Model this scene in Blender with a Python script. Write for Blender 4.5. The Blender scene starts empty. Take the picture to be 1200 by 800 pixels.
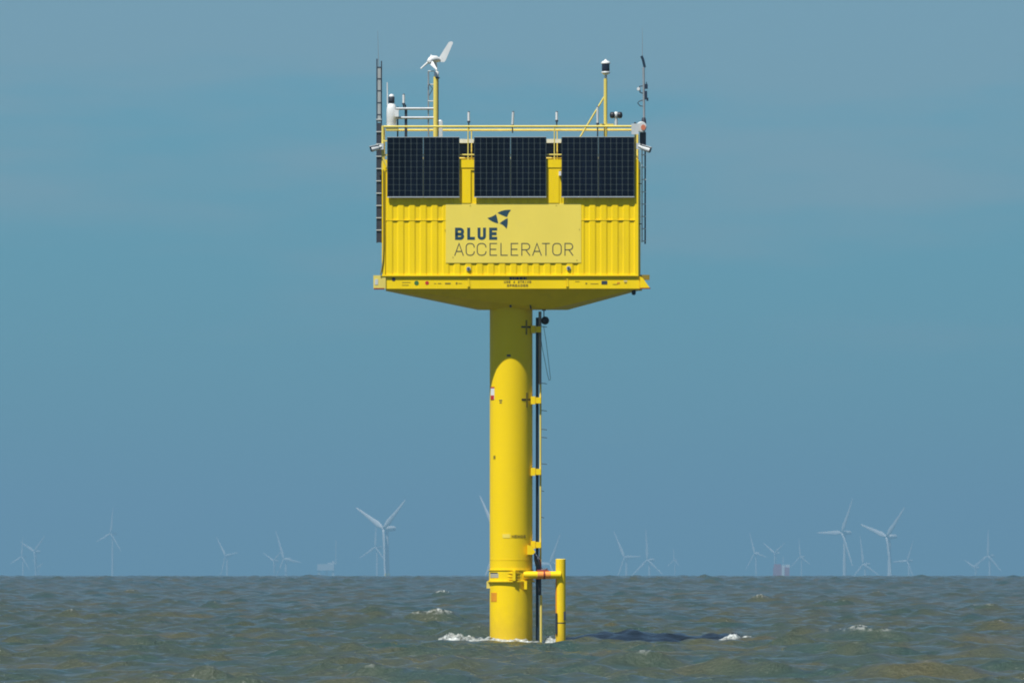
import bpy, math, random
import numpy as np
from mathutils import Vector, Matrix
R = math.radians
random.seed(7)
sc = bpy.context.scene
C = sc.collection

# ------------------------------------------------------------------ camera
CAM_D, CAM_H = 300.0, 1.72            # telephoto shot from a beach, eye a little above the water
PXM = 0.02                            # metres per photo pixel at the pile
cam_d = bpy.data.cameras.new('camera')
cam = bpy.data.objects.new('camera', cam_d); C.objects.link(cam)
cam.location = (0, -CAM_D, CAM_H); cam.rotation_euler = (R(90), 0, 0)
cam_d.sensor_width = 36.0; cam_d.lens = 450.0
cam_d.shift_y = (664 - 400) / 1200.0
cam_d.clip_start = 5.0; cam_d.clip_end = 90000.0
sc.camera = cam

# ------------------------------------------------------------------ sun, sky, exposure
L = Vector((0.350, 0.465, -1.0)).normalized()          # way the sunlight travels
sun_d = bpy.data.lights.new('sun', 'SUN'); sun_d.energy = 5.0; sun_d.angle = R(0.53); sun_d.color = (1.0, 0.975, 0.91)
sun = bpy.data.objects.new('sun', sun_d); C.objects.link(sun)
sun.rotation_euler = L.to_track_quat('-Z', 'Y').to_euler()
world = bpy.data.worlds.new('World'); sc.world = world; world.use_nodes = True
nt = world.node_tree; nt.nodes.clear()
def N(tree, kind, **kw):
    n = tree.nodes.new(kind)
    for k, v in kw.items(): setattr(n, k, v)
    return n
sky = N(nt, 'ShaderNodeTexSky', sky_type='NISHITA', sun_disc=False)
sky.sun_elevation = math.asin(-L.z); sky.sun_rotation = math.atan2(-L.x, -L.y)
sky.altitude = 0; sky.air_density = 1.0; sky.dust_density = 0.3; sky.ozone_density = 3.0
bg = N(nt, 'ShaderNodeBackground'); bg.inputs['Strength'].default_value = 0.06
wo = N(nt, 'ShaderNodeOutputWorld')
# a thin veil of cloud that starts a little above the horizon and goes on over the dome, broken by soft noise
tc = N(nt, 'ShaderNodeTexCoord'); mp = N(nt, 'ShaderNodeMapping'); mp.inputs['Scale'].default_value = (26, 26, 150)
ns = N(nt, 'ShaderNodeTexNoise'); ns.inputs['Scale'].default_value = 1.0; ns.inputs['Detail'].default_value = 5; ns.inputs['Roughness'].default_value = 0.5
sp = N(nt, 'ShaderNodeSeparateXYZ'); ad = N(nt, 'ShaderNodeMath', operation='MULTIPLY_ADD'); ad.inputs[1].default_value = 0.060
mr = N(nt, 'ShaderNodeMapRange', interpolation_type='SMOOTHSTEP'); mr.inputs['From Min'].default_value = 0.050; mr.inputs['From Max'].default_value = 0.071
mr.inputs['To Min'].default_value = 0.0; mr.inputs['To Max'].default_value = 0.33
tint = N(nt, 'ShaderNodeMix', data_type='RGBA', blend_type='MULTIPLY'); tint.inputs['Factor'].default_value = 1.0
tint.inputs['B'].default_value = (0.27, 0.70, 1.04, 1)
cl = N(nt, 'ShaderNodeMix', data_type='RGBA', blend_type='MIX'); cl.inputs['B'].default_value = (5.0, 5.2, 5.5, 1)
lk = nt.links.new
lk(tc.outputs['Generated'], mp.inputs['Vector']); lk(mp.outputs['Vector'], ns.inputs['Vector'])
lk(tc.outputs['Generated'], sp.inputs['Vector']); lk(ns.outputs['Fac'], ad.inputs[0]); lk(sp.outputs['Z'], ad.inputs[2]); lk(ad.outputs[0], mr.inputs['Value'])
lk(sky.outputs['Color'], tint.inputs['A']); lk(tint.outputs['Result'], cl.inputs['A'])
lk(mr.outputs['Result'], cl.inputs['Factor']); lk(cl.outputs['Result'], bg.inputs['Color'])
lk(bg.outputs['Background'], wo.inputs['Surface'])

vs = sc.view_settings
vs.view_transform = 'Standard'; vs.look = 'None'; vs.exposure = 0.31; vs.gamma = 1.0; vs.use_curve_mapping = False
sc.cycles.use_denoising = True
sc.cycles.pixel_filter_type = 'BLACKMAN_HARRIS'; sc.cycles.filter_width = 1.9
sc.cycles.max_bounces = 6; sc.cycles.volume_bounces = 0

# ------------------------------------------------------------------ materials
def mat(name, col, rough=0.5, metal=0.0, var=0.0, vscale=3.0, spec=0.5, grime=None, gscale=1.2, gamt=0.0, bump=0.0, stretch=(1, 1, 0.25)):
    m = bpy.data.materials.new(name); m.use_nodes = True
    t = m.node_tree; b = t.nodes['Principled BSDF']
    b.inputs['Base Color'].default_value = (*col, 1); b.inputs['Roughness'].default_value = rough
    b.inputs['Metallic'].default_value = metal; b.inputs['Specular IOR Level'].default_value = spec
    if var or gamt:
        geo = N(t, 'ShaderNodeNewGeometry'); mp = N(t, 'ShaderNodeMapping'); mp.inputs['Scale'].default_value = stretch
        t.links.new(geo.outputs['Position'], mp.inputs['Vector'])
        n1 = N(t, 'ShaderNodeTexNoise'); n1.inputs['Scale'].default_value = vscale; n1.inputs['Detail'].default_value = 6
        t.links.new(mp.outputs['Vector'], n1.inputs['Vector'])
        r1 = N(t, 'ShaderNodeMapRange'); r1.inputs['From Min'].default_value = 0.3; r1.inputs['From Max'].default_value = 0.7
        r1.inputs['To Min'].default_value = 1 - var; r1.inputs['To Max'].default_value = 1 + var
        t.links.new(n1.outputs['Fac'], r1.inputs['Value'])
        mx = N(t, 'ShaderNodeMix', data_type='RGBA', blend_type='MULTIPLY'); mx.inputs['Factor'].default_value = 1
        mx.inputs['A'].default_value = (*col, 1); t.links.new(r1.outputs['Result'], mx.inputs['B'])
        out = mx.outputs['Result']
        if gamt:
            n2 = N(t, 'ShaderNodeTexNoise'); n2.inputs['Scale'].default_value = gscale; n2.inputs['Detail'].default_value = 8; n2.inputs['Roughness'].default_value = 0.65
            t.links.new(mp.outputs['Vector'], n2.inputs['Vector'])
            r2 = N(t, 'ShaderNodeMapRange'); r2.inputs['From Min'].default_value = 0.56; r2.inputs['From Max'].default_value = 0.78
            r2.inputs['To Max'].default_value = gamt
            t.links.new(n2.outputs['Fac'], r2.inputs['Value'])
            m2 = N(t, 'ShaderNodeMix', data_type='RGBA'); m2.inputs['B'].default_value = (*grime, 1)
            t.links.new(out, m2.inputs['A']); t.links.new(r2.outputs['Result'], m2.inputs['Factor']); out = m2.outputs['Result']
        t.links.new(out, b.inputs['Base Color'])
        if bump:
            bp = N(t, 'ShaderNodeBump'); bp.inputs['Strength'].default_value = bump; bp.inputs['Distance'].default_value = 0.02
            t.links.new(n1.outputs['Fac'], bp.inputs['Height']); t.links.new(bp.outputs['Normal'], b.inputs['Normal'])
    return m
YEL = (0.87, 0.605, 0.006)
M = {}
M['yellow'] = mat('yellow_paint', YEL, 0.45, spec=0.15, var=0.045, vscale=2.2, grime=(0.50, 0.34, 0.03), gamt=0.5, gscale=2.5)
M['pile'] = mat('yellow_pile_paint', (0.87, 0.60, 0.007), 0.45, spec=0.15, var=0.05, vscale=1.1, grime=(0.56, 0.40, 0.04), gamt=0.5, gscale=1.4, stretch=(1, 1, 0.2))
M['yellow_rail'] = mat('yellow_rail_paint', (0.70, 0.57, 0.13), 0.55, spec=0.2, var=0.06, vscale=6, grime=(0.5, 0.36, 0.1), gamt=0.4, gscale=5)
M['sign'] = mat('pale_yellow_board', (0.82, 0.64, 0.085), 0.6, var=0.03, vscale=1.6, grime=(0.70, 0.54, 0.12), gamt=0.4, gscale=2.0, stretch=(1, 1, 0.5))
M['ink_blue'] = mat('blue_print', (0.012, 0.052, 0.080), 0.55)
M['ink_thin'] = mat('dark_print', (0.075, 0.075, 0.05), 0.6)
M['ink_shade_olive'] = mat('faded_print_and_shade', (0.24, 0.17, 0.01), 0.6)
M['plate'] = mat('weathered_plate', (0.40, 0.37, 0.27), 0.6)
M['dullsteel'] = mat('dull_brown_steel', (0.24, 0.22, 0.19), 0.55, 0.2, var=0.15, vscale=6)
M['traygrey'] = mat('weathered_grey', (0.33, 0.35, 0.34), 0.6, var=0.1, vscale=10)
M['black'] = mat('black_plastic', (0.012, 0.013, 0.018), 0.5)
M['white'] = mat('white_plastic', (0.66, 0.67, 0.66), 0.5, spec=0.3, var=0.06, vscale=8)
M['grey'] = mat('galvanised_steel', (0.42, 0.44, 0.45), 0.45, 0.6, var=0.1, vscale=9)
M['palegrey'] = mat('pale_grey_metal', (0.55, 0.57, 0.56), 0.5, 0.1, var=0.08, vscale=12)
M['darksteel'] = mat('dark_steel', (0.045, 0.05, 0.065), 0.5, 0.3, var=0.15, vscale=9)
M['navy'] = mat('navy_cable', (0.012, 0.028, 0.055), 0.45)
M['cell'] = mat('silicon_cell', (0.004, 0.006, 0.013), 0.32, var=0.35, vscale=2.5, spec=0.08)
M['backsheet'] = mat('cell_gap', (0.055, 0.07, 0.07), 0.35, spec=0.1)
M['alu'] = mat('aluminium_frame', (0.62, 0.63, 0.62), 0.4, 0.5)
M['red'] = mat('red_print', (0.50, 0.025, 0.02), 0.5)
M['green'] = mat('green_print', (0.05, 0.16, 0.04), 0.5)
M['euflag'] = mat('dark_flag_print', (0.03, 0.045, 0.06), 0.5)
M['orange'] = mat('orange_paint', (0.68, 0.27, 0.008), 0.5, var=0.1, vscale=6)
M['tape'] = mat('orange_tape', (0.80, 0.28, 0.04), 0.5, var=0.08, vscale=9)
M['darkred'] = mat('dark_red_strap', (0.22, 0.02, 0.015), 0.6)
M['rust'] = mat('rusty_yellow', (0.72, 0.42, 0.02), 0.55, var=0.08, vscale=5, grime=(0.36, 0.11, 0.02), gamt=0.6, gscale=3)
M['lens'] = mat('dark_lens', (0.015, 0.018, 0.035), 0.15)
M['amber'] = mat('amber_lens', (0.55, 0.17, 0.09), 0.35)
M['turbine'] = mat('turbine_white', (0.58, 0.59, 0.60), 0.5)
M['foam'] = mat('sea_foam_white', (0.50, 0.53, 0.51), 0.85, spec=0.2, var=0.45, vscale=13, stretch=(1, 1, 1), bump=0.6)

def patchy(m, scale, lo, hi):           # froth with holes: noise thins the sheet out
    t = m.node_tree; b = t.nodes['Principled BSDF']; g = N(t, 'ShaderNodeNewGeometry'); n = N(t, 'ShaderNodeTexNoise')
    n.inputs['Scale'].default_value = scale; n.inputs['Detail'].default_value = 7; n.inputs['Roughness'].default_value = 0.7
    q = N(t, 'ShaderNodeMapRange'); q.inputs['From Min'].default_value = lo; q.inputs['From Max'].default_value = hi
    t.links.new(g.outputs['Position'], n.inputs['Vector']); t.links.new(n.outputs['Fac'], q.inputs['Value']); t.links.new(q.outputs['Result'], b.inputs['Alpha'])
patchy(M['foam'], 6.0, 0.36, 0.60)
def splash_zone(m, z0, z1, col):       # salt and silt staining where the waves wash the steel
    t = m.node_tree; b = t.nodes['Principled BSDF']; src = b.inputs['Base Color'].links[0].from_socket
    g = N(t, 'ShaderNodeNewGeometry'); sp = N(t, 'ShaderNodeSeparateXYZ'); n = N(t, 'ShaderNodeTexNoise'); n.inputs['Scale'].default_value = 5; n.inputs['Detail'].default_value = 6
    a = N(t, 'ShaderNodeMath', operation='MULTIPLY_ADD'); a.inputs[1].default_value = -0.7
    q = N(t, 'ShaderNodeMapRange'); q.inputs['From Min'].default_value = z1 - .35; q.inputs['From Max'].default_value = z0 - .35; q.inputs['To Max'].default_value = 0.75
    x = N(t, 'ShaderNodeMix', data_type='RGBA'); x.inputs['B'].default_value = (*col, 1)
    k = t.links.new; k(g.outputs['Position'], sp.inputs['Vector']); k(g.outputs['Position'], n.inputs['Vector']); k(n.outputs['Fac'], a.inputs[0]); k(sp.outputs['Z'], a.inputs[2])
    k(a.outputs[0], q.inputs['Value']); k(q.outputs['Result'], x.inputs['Factor']); k(src, x.inputs['A']); k(x.outputs['Result'], b.inputs['Base Color'])
splash_zone(M['pile'], -0.05, 0.75, (0.58, 0.38, 0.03))

# ------------------------------------------------------------------ mesh builder
ROT = R(-1.75)                         # the platform is turned a touch: its far end shows
X0 = -0.02
CT, ST = math.cos(ROT), math.sin(ROT)
def PX(px, y=0.0):                     # photo column -> platform x at depth y
    xw = (px - 600) * PXM * (CAM_D + y) / CAM_D
    return (xw - X0 + y * ST) / CT
def PZ(py, y=0.0):                     # photo row -> height at depth y
    return CAM_H + (664 - py) * PXM * (CAM_D + y) / CAM_D
def P(px, py, y=0.0): return Vector((PX(px, y), y, PZ(py, y)))
class MB:
    def __init__(s): s.v = []; s.f = []; s.sm = []
    def add(s, vs, fs, smooth=False):
        o = len(s.v); s.v += [tuple(v) for v in vs]
        for f in fs: s.f.append([i + o for i in f]); s.sm.append(smooth)
        return s
    def box(s, x0, x1, y0, y1, z0, z1):
        v = [(x, y, z) for x in (x0, x1) for y in (y0, y1) for z in (z0, z1)]
        return s.add(v, [(0, 1, 3, 2), (4, 6, 7, 5), (0, 4, 5, 1), (2, 3, 7, 6), (0, 2, 6, 4), (1, 5, 7, 3)])
    def bar(s, p, q, w, d=None):       # rectangular bar from p to q
        p, q = Vector(p), Vector(q); d = d or w; a = (q - p).normalized()
        u = a.cross(Vector((0, 1, 0))); u = u.normalized() if u.length > 1e-4 else Vector((1, 0, 0)); n = a.cross(u).normalized()
        c = [u * w / 2 * i + n * d / 2 * j for i, j in ((-1, -1), (1, -1), (1, 1), (-1, 1))]
        return s.add([p + k for k in c] + [q + k for k in c], [(0, 1, 2, 3)[::-1], (4, 5, 6, 7)] + [(i, (i + 1) % 4, (i + 1) % 4 + 4, i + 4) for i in range(4)])
    def tube(s, pts, r, n=12, r1=None, caps=True):
        pts = [Vector(p) for p in pts]; k = len(pts)
        rs = [r + ((r1 if r1 is not None else r) - r) * i / (k - 1) for i in range(k)] if not isinstance(r, (list, tuple)) else r
        vs = []; ref = None
        for i, p in enumerate(pts):
            a = (pts[min(i + 1, k - 1)] - pts[max(i - 1, 0)]).normalized()
            if ref is None: ref = a.orthogonal().normalized()
            u = (ref - a * ref.dot(a)).normalized(); ref = u; w = a.cross(u)
            vs += [p + (u * math.cos(t) + w * math.sin(t)) * rs[i] for t in (2 * math.pi * j / n for j in range(n))]
        fs = [(i * n + j, i * n + (j + 1) % n, (i + 1) * n + (j + 1) % n, (i + 1) * n + j) for i in range(k - 1) for j in range(n)]
        s.add(vs, fs, True)
        if caps: s.add(vs[:n][::-1], [tuple(range(n))]); s.add(vs[-n:], [tuple(range(n))])
        return s
    def lathe(s, c, prof, n=24, axis='z', smooth=True):   # prof: (radius, offset along axis)
        c = Vector(c); vs = []
        for r, h in prof:
            for j in range(n):
                t = 2 * math.pi * j / n
                vs.append(c + (Vector((r * math.cos(t), r * math.sin(t), h)) if axis == 'z' else Vector((r * math.cos(t), h, r * math.sin(t))) if axis == 'y' else Vector((h, r * math.cos(t), r * math.sin(t)))))
        k = len(prof)
        if not smooth:
            for i in range(k - 1):
                seg = vs[i * n:(i + 2) * n]
                s.add(seg, [(j, (j + 1) % n, (j + 1) % n + n, j + n) for j in range(n)], True)
        else:
            s.add(vs, [(i * n + j, i * n + (j + 1) % n, (i + 1) * n + (j + 1) % n, (i + 1) * n + j) for i in range(k - 1) for j in range(n)], True)
        s.add(vs[:n], [tuple(range(n))[::-1]]); s.add(vs[-n:], [tuple(range(n))])
        return s
    def prism(s, poly, y0, y1):        # polygon in x,z given counter-clockwise seen from -y; y0 is the front
        n = len(poly)
        a = [(x, y0, z) for x, z in poly]; b = [(x, y1, z) for x, z in poly]
        return s.add(a + b, [tuple(range(n)), tuple(range(n, 2 * n))[::-1]] + [(i, i + n, (i + 1) % n + n, (i + 1) % n) for i in range(n)])
    def build(s, name, m, parent=None, base=None):
        me = bpy.data.meshes.new(name); b = Vector(base) if base is not None else Vector((0, 0, 0))
        if parent is not None and base is None: b = Vector(parent.get('_b', (0, 0, 0)))
        me.from_pydata([tuple(Vector(v) - b) for v in s.v], [], s.f)
        me.polygons.foreach_set('use_smooth', s.sm); me.materials.append(M[m] if isinstance(m, str) else m); me.update()
        o = bpy.data.objects.new(name, me); C.objects.link(o)
        if parent is not None: o.parent = parent; o['_b'] = tuple(b)
        return o
def tag(o, label, cat, group=None):
    o['label'] = label; o['category'] = cat
    if group: o['group'] = group
    return o
def place(o, b):
    b = Vector(b); o.location = (X0 + b.x * CT - b.y * ST, b.x * ST + b.y * CT, b.z); o.rotation_euler = (0, 0, ROT)
def thing(name, label, cat, base, group=None):
    o = bpy.data.objects.new(name, None); C.objects.link(o); o.empty_display_size = 0.2
    o['_b'] = tuple(base); place(o, base); return tag(o, label, cat, group)
def single(mb, name, m, base, label, cat, group=None):
    o = mb.build(name, m, base=base); place(o, base); return tag(o, label, cat, group)

# ------------------------------------------------------------------ sea
RE = 6371e3 * 7 / 6                    # earth radius with refraction
rng = np.random.default_rng(94)
NW = 110
lam = np.exp(np.linspace(math.log(0.55), math.log(15.0), NW)) * (1 + 0.05 * rng.standard_normal(NW))
ang = R(62) + rng.standard_normal(NW) * R(32)
amp = lam ** 0.5 * (0.6 + 0.8 * rng.random(NW)); amp *= np.minimum(1.0, (3.5 / lam) ** 1.1)
SIG = 0.057
amp *= SIG / math.sqrt((amp ** 2).sum() / 2)
kx = 2 * math.pi / lam * np.cos(ang); ky = 2 * math.pi / lam * np.sin(ang); ph = rng.random(NW) * 2 * math.pi
def waves(x, y, s):                    # s: sample spacing, short waves fade where the sheet gets coarse
    h = np.zeros_like(x)
    for i in range(NW):
        w = np.clip((lam[i] / s - 2.0) / 2.0, 0, 1) if s is not None else 1.0
        h += w * amp[i] * np.cos(kx[i] * x + ky[i] * y + ph[i])
    h = h + 0.22 * (h * h - SIG * SIG) / SIG
    return h + (0.20 + 0.012 * x) * np.exp(-((y - 5.0 - 0.06 * x) / 1.9) ** 2 - ((x - 3.6) / 2.15) ** 6) * (1 + 0.13 * np.sin(2.6 * x + 1.2 * y + 0.6) + 0.12 * np.sin(5.9 * x - 1.7 * y) + 0.08 * np.sin(11.3 * x + 2.3 * y)) - 0.13 * np.exp(-((y - 1.0) / 2.0) ** 2 - ((x - 3.6) / 2.6) ** 4) - 0.16 * np.exp(-((y - 6.0) / 3.0) ** 2) * (np.exp(-((x - 7.4) / 1.6) ** 4) + np.exp(-((x + 0.2) / 1.3) ** 4))   # a few taller crests behind the platform
SEA0 = -0.085
fine = np.linspace(-R(3.0), R(3.0), 310)
side = R(3.0) + (R(180) - R(3.0)) * np.linspace(0, 1, 24)[1:] ** 1.8
th = np.concatenate([-side[::-1], fine, side[:-1]])
ds = [0.3, 4, 8, 14, 22, 32, 44, 58, 74, 90, 104, 116, 126, 134, 140]
while ds[-1] < 5200: ds.append(ds[-1] + 0.15 * (ds[-1] / 200) ** 1.2)
ds += list(np.geomspace(5300, 40000, 40))
ds = np.array(ds)
TH, DD = np.meshgrid(th, ds)
sx = DD * np.sin(TH); sy = -CAM_D + DD * np.cos(TH)
csp = np.where(np.abs(TH) < R(3.05), DD * R(6.0) / 310, DD * 0.06)
hz = waves(sx, sy, csp * 1.3)
off = np.clip((DD - 700) / 2000, 0, 1); off = 1 + 3.2 * off * off * (3 - 2 * off)     # rougher water out at sea
rr = np.hypot(sx, sy)
sz = SEA0 + hz * off - 0.11 * (off - 1) - rr ** 2 / (2 * RE)
nr, ncol = TH.shape
co = np.stack([sx, sy, sz], -1).reshape(-1, 3).astype(np.float32)
idx = np.arange(nr * ncol).reshape(nr, ncol); nxt = np.roll(idx, -1, axis=1)
quads = np.stack([idx[:-1], nxt[:-1], nxt[1:], idx[1:]], -1).reshape(-1, 4)[:, ::-1]
me = bpy.data.meshes.new('sea'); nq = len(quads)
me.vertices.add(len(co)); me.vertices.foreach_set('co', co.ravel())
me.loops.add(nq * 4); me.loops.foreach_set('vertex_index', quads.astype(np.int32).ravel())
me.polygons.add(nq); me.polygons.foreach_set('loop_start', np.arange(0, nq * 4, 4, dtype=np.int32))
me.polygons.foreach_set('use_smooth', np.ones(nq, dtype=bool)); me.update()
crest = me.attributes.new('crest', 'FLOAT', 'POINT'); crest.data.foreach_set('value', (hz / SIG).astype(np.float32).ravel())
sea = bpy.data.objects.new('sea', me); C.objects.link(sea); sea['kind'] = 'structure'
sea['label'] = 'choppy grey green open sea with small whitecaps'
m = bpy.data.materials.new('sea_water'); m.use_nodes = True; t = m.node_tree; b = t.nodes['Principled BSDF']
b.inputs['Roughness'].default_value = 0.16; b.inputs['IOR'].default_value = 1.333
geo = N(t, 'ShaderNodeNewGeometry')
def noise(scale, detail, rough=0.55, sc3=(1, 1, 1)):
    mp = N(t, 'ShaderNodeMapping'); mp.inputs['Scale'].default_value = sc3; t.links.new(geo.outputs['Position'], mp.inputs['Vector'])
    n = N(t, 'ShaderNodeTexNoise'); n.inputs['Scale'].default_value = scale; n.inputs['Detail'].default_value = detail; n.inputs['Roughness'].default_value = rough
    t.links.new(mp.outputs['Vector'], n.inputs['Vector']); return n
n1 = noise(2.4, 6, 0.62, (1, 0.6, 1)); n2 = noise(8.0, 5, 0.6, (1, 0.7, 1)); nc = noise(0.25, 4, 0.6, (1, 0.35, 1))
# silty water: the body colour drifts between olive and brown
rc = N(t, 'ShaderNodeValToRGB'); e = rc.color_ramp.elements
e[0].position = 0.35; e[0].color = (0.027, 0.060, 0.051, 1); e[1].position = 0.68; e[1].color = (0.074, 0.072, 0.034, 1)
t.links.new(nc.outputs['Fac'], rc.inputs['Fac'])
# whitecaps: only the highest crests, broken up by noise
at = N(t, 'ShaderNodeAttribute', attribute_name='crest')
nf = noise(5.0, 7, 0.75, (1, 0.5, 1))
f1 = N(t, 'ShaderNodeMapRange'); f1.inputs['From Min'].default_value = 5.3; f1.inputs['From Max'].default_value = 9.0; t.links.new(at.outputs['Fac'], f1.inputs['Value'])
f2 = N(t, 'ShaderNodeMapRange'); f2.inputs['From Min'].default_value = 0.47; f2.inputs['From Max'].default_value = 0.62; t.links.new(nf.outputs['Fac'], f2.inputs['Value'])
fm = N(t, 'ShaderNodeMath', operation='MULTIPLY'); t.links.new(f1.outputs['Result'], fm.inputs[0]); t.links.new(f2.outputs['Result'], fm.inputs[1])
mx = N(t, 'ShaderNodeMix', data_type='RGBA'); mx.inputs['B'].default_value = (0.62, 0.64, 0.61, 1)
t.links.new(rc.outputs['Color'], mx.inputs['A']); t.links.new(fm.outputs[0], mx.inputs['Factor']); t.links.new(mx.outputs['Result'], b.inputs['Base Color'])
ro = N(t, 'ShaderNodeMapRange'); ro.inputs['To Min'].default_value = 0.16; ro.inputs['To Max'].default_value = 0.8; t.links.new(fm.outputs[0], ro.inputs['Value']); t.links.new(ro.outputs['Result'], b.inputs['Roughness'])
cat = noise(1.0, 5, 0.6, (1.7, 0.16, 1))                 # wind streaks: smoother and rougher skin
cs = N(t, 'ShaderNodeMapRange'); cs.inputs['From Min'].default_value = 0.36; cs.inputs['From Max'].default_value = 0.64; cs.inputs['To Min'].default_value = 0.15; cs.inputs['To Max'].default_value = 1.0
t.links.new(cat.outputs['Fac'], cs.inputs['Value'])
b1 = N(t, 'ShaderNodeBump'); t.links.new(cs.outputs['Result'], b1.inputs['Strength']); b1.inputs['Distance'].default_value = 0.24; t.links.new(n1.outputs['Fac'], b1.inputs['Height'])
b2 = N(t, 'ShaderNodeBump'); b2.inputs['Strength'].default_value = 1.0; b2.inputs['Distance'].default_value = 0.08
t.links.new(n2.outputs['Fac'], b2.inputs['Height']); t.links.new(b1.outputs['Normal'], b2.inputs['Normal']); t.links.new(b2.outputs['Normal'], b.inputs['Normal'])
me.materials.append(m)
def sea_z(x, y):
    a = waves(np.array([float(x)]), np.array([float(y)]), None)[0]
    return SEA0 + a - (x * x + y * y) / (2 * RE)

def seen_z(x, y):                      # lowest height at (x, y) that clears the crests in front of it
    yy = np.arange(y - 40, y + .01, .1); dd = CAM_D + yy
    hh = SEA0 + waves(np.full_like(yy, float(x)), yy, None)
    return float((CAM_H + (hh - CAM_H) / dd * (CAM_D + y)).max())

# ------------------------------------------------------------------ haze: even thin air around everything
mb = MB().box(-41000, 41000, -41000, 41000, -125, 190)
M['haze'] = bpy.data.materials.new('haze_air'); M['haze'].use_nodes = True
t = M['haze'].node_tree; t.nodes.clear(); o_ = N(t, 'ShaderNodeOutputMaterial'); v_ = N(t, 'ShaderNodeVolumePrincipled')
v_.inputs['Color'].default_value = (0.40, 0.77, 1.0, 1); v_.inputs['Density'].default_value = 9.2e-5; v_.inputs['Anisotropy'].default_value = 0.35
t.links.new(v_.outputs['Volume'], o_.inputs['Volume'])
hz_o = mb.build('haze', 'haze'); hz_o['kind'] = 'stuff'; hz_o['label'] = 'thin blue sea haze over the far wind farm'

# ------------------------------------------------------------------ monopile
RP = 0.502
pile = thing('monopile', 'tall round yellow steel pile standing in the sea under the container', 'pile', (0, 0, -4))
MB().tube([(0, 0, z) for z in (-4, -2, 0, 2, 4, 6, PZ(361))], RP, 96).build('pile_tube', 'pile', pile)
def band(z0, z1, r, n=72):
    return MB().lathe((0, 0, 0), [(r, z0), (r, z1)], n)
band(PZ(656), PZ(655), RP + 0.004).build('weld_seam', 'pile', pile)
col = band(PZ(681), PZ(667.5), RP + 0.014).build('clamp_collar', 'yellow', pile)
band(PZ(681.5), PZ(680), RP + 0.05).build('collar_flange', 'yellow', pile)
band(PZ(668), PZ(667), RP + 0.03).build('collar_flange', 'yellow', pile)
def at_pile(px, r=RP):                 # y on the front of the pile at that photo column
    x = PX(px, -r); return -math.sqrt(max(r * r - x * x, 0.0004))
MB().box(PX(600.5, -.6), PX(604, -.6), -0.585, -0.45, PZ(680, -.6), PZ(668, -.6)).build('clamp_plate', 'yellow', col)
for py in (670.5, 674.5, 677.5):
    for a, c in ((592, 600.4), (614, 604.1)):
        ya, yc = at_pile(a) - 0.005, -0.56
        MB().add([(PX(a, ya), ya, PZ(py + 1)), (PX(c, yc), yc, PZ(py - .6)), (PX(c, yc), yc, PZ(py + 1.2)), (PX(c, yc), -0.48, PZ(py - .6)), (PX(c, yc), -0.48, PZ(py + 1.2))],
                 [(0, 1, 2), (0, 3, 1), (0, 2, 4), (1, 3, 4, 2)]).build('clamp_fin', 'yellow', col)
def wrap(px0, px1, py0, py1, name, m, r=RP + 0.006, parent=pile, n=6):   # a thin sheet bent round the pile
    a0, a1 = (math.asin(max(-1, min(1, PX(p, -.4) / r))) for p in (px0, px1))
    mb = MB(); vs = []
    for k in range(n + 1):
        a = a0 + (a1 - a0) * k / n
        for rr_ in (r, r - 0.02):
            for z in (PZ(py1, -.4), PZ(py0, -.4)): vs.append((rr_ * math.sin(a), -rr_ * math.cos(a), z))
    fs = []
    for k in range(n):
        q, w = k * 4, k * 4 + 4
        fs += [(q, w, w + 1, q + 1), (q + 1, w + 1, w + 3, q + 3), (q + 2, w + 2, w, q)]
    fs += [(0, 1, 3, 2), (n * 4, n * 4 + 2, n * 4 + 3, n * 4 + 1)]
    return mb.add(vs, fs).build(name, m, parent)
wrap(574.2, 584, 671.5, 676.5, 'name_plate', 'plate', RP + 0.02)
wrap(574.2, 583, 670.3, 671.5, 'plate_edge', 'black', RP + 0.022)
MB().box(-RP - 0.07, -RP + 0.02, -0.12, 0.0, PZ(689), PZ(681)).build('lug', 'yellow_rail', pile)
MB().box(PX(614, -.5), PX(617.5, -.5), -0.50, -0.40, PZ(690), PZ(681)).build('lug', 'yellow', pile)
wrap(575.2, 582, 694, 704.5, 'orange_patch', 'orange')
st = wrap(574.6, 579, 453, 468, 'sticker', 'white')
wrap(574.6, 579, 453, 454.6, 'sticker_stripe', 'red', RP + 0.009, st); wrap(574.6, 578.6, 463, 468, 'sticker_stripe', 'red', RP + 0.009, st)
for cx, cy in ((617, 383), (617.5, 468)):
    wrap(cx - 6, cx + 5, cy - 1, cy + 1, 'cross_mark', 'black'); wrap(cx - .9, cx + .9, cy - 8, cy + 9, 'cross_mark', 'ink_shade_olive', RP + 0.009)
wrap(594, 598.6, 415.4, 417.6, 'stamp_mark', 'darksteel'); wrap(585, 588.6, 468.4, 469.6, 'stamp_mark', 'darksteel'); wrap(585.5, 588, 471, 472.2, 'stamp_mark', 'darksteel'); wrap(578, 580.4, 533.5, 537.5, 'stamp_mark', 'ink_shade_olive')
wrap(589, 598, 625.4, 630, 'company_mark', 'sign')

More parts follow.
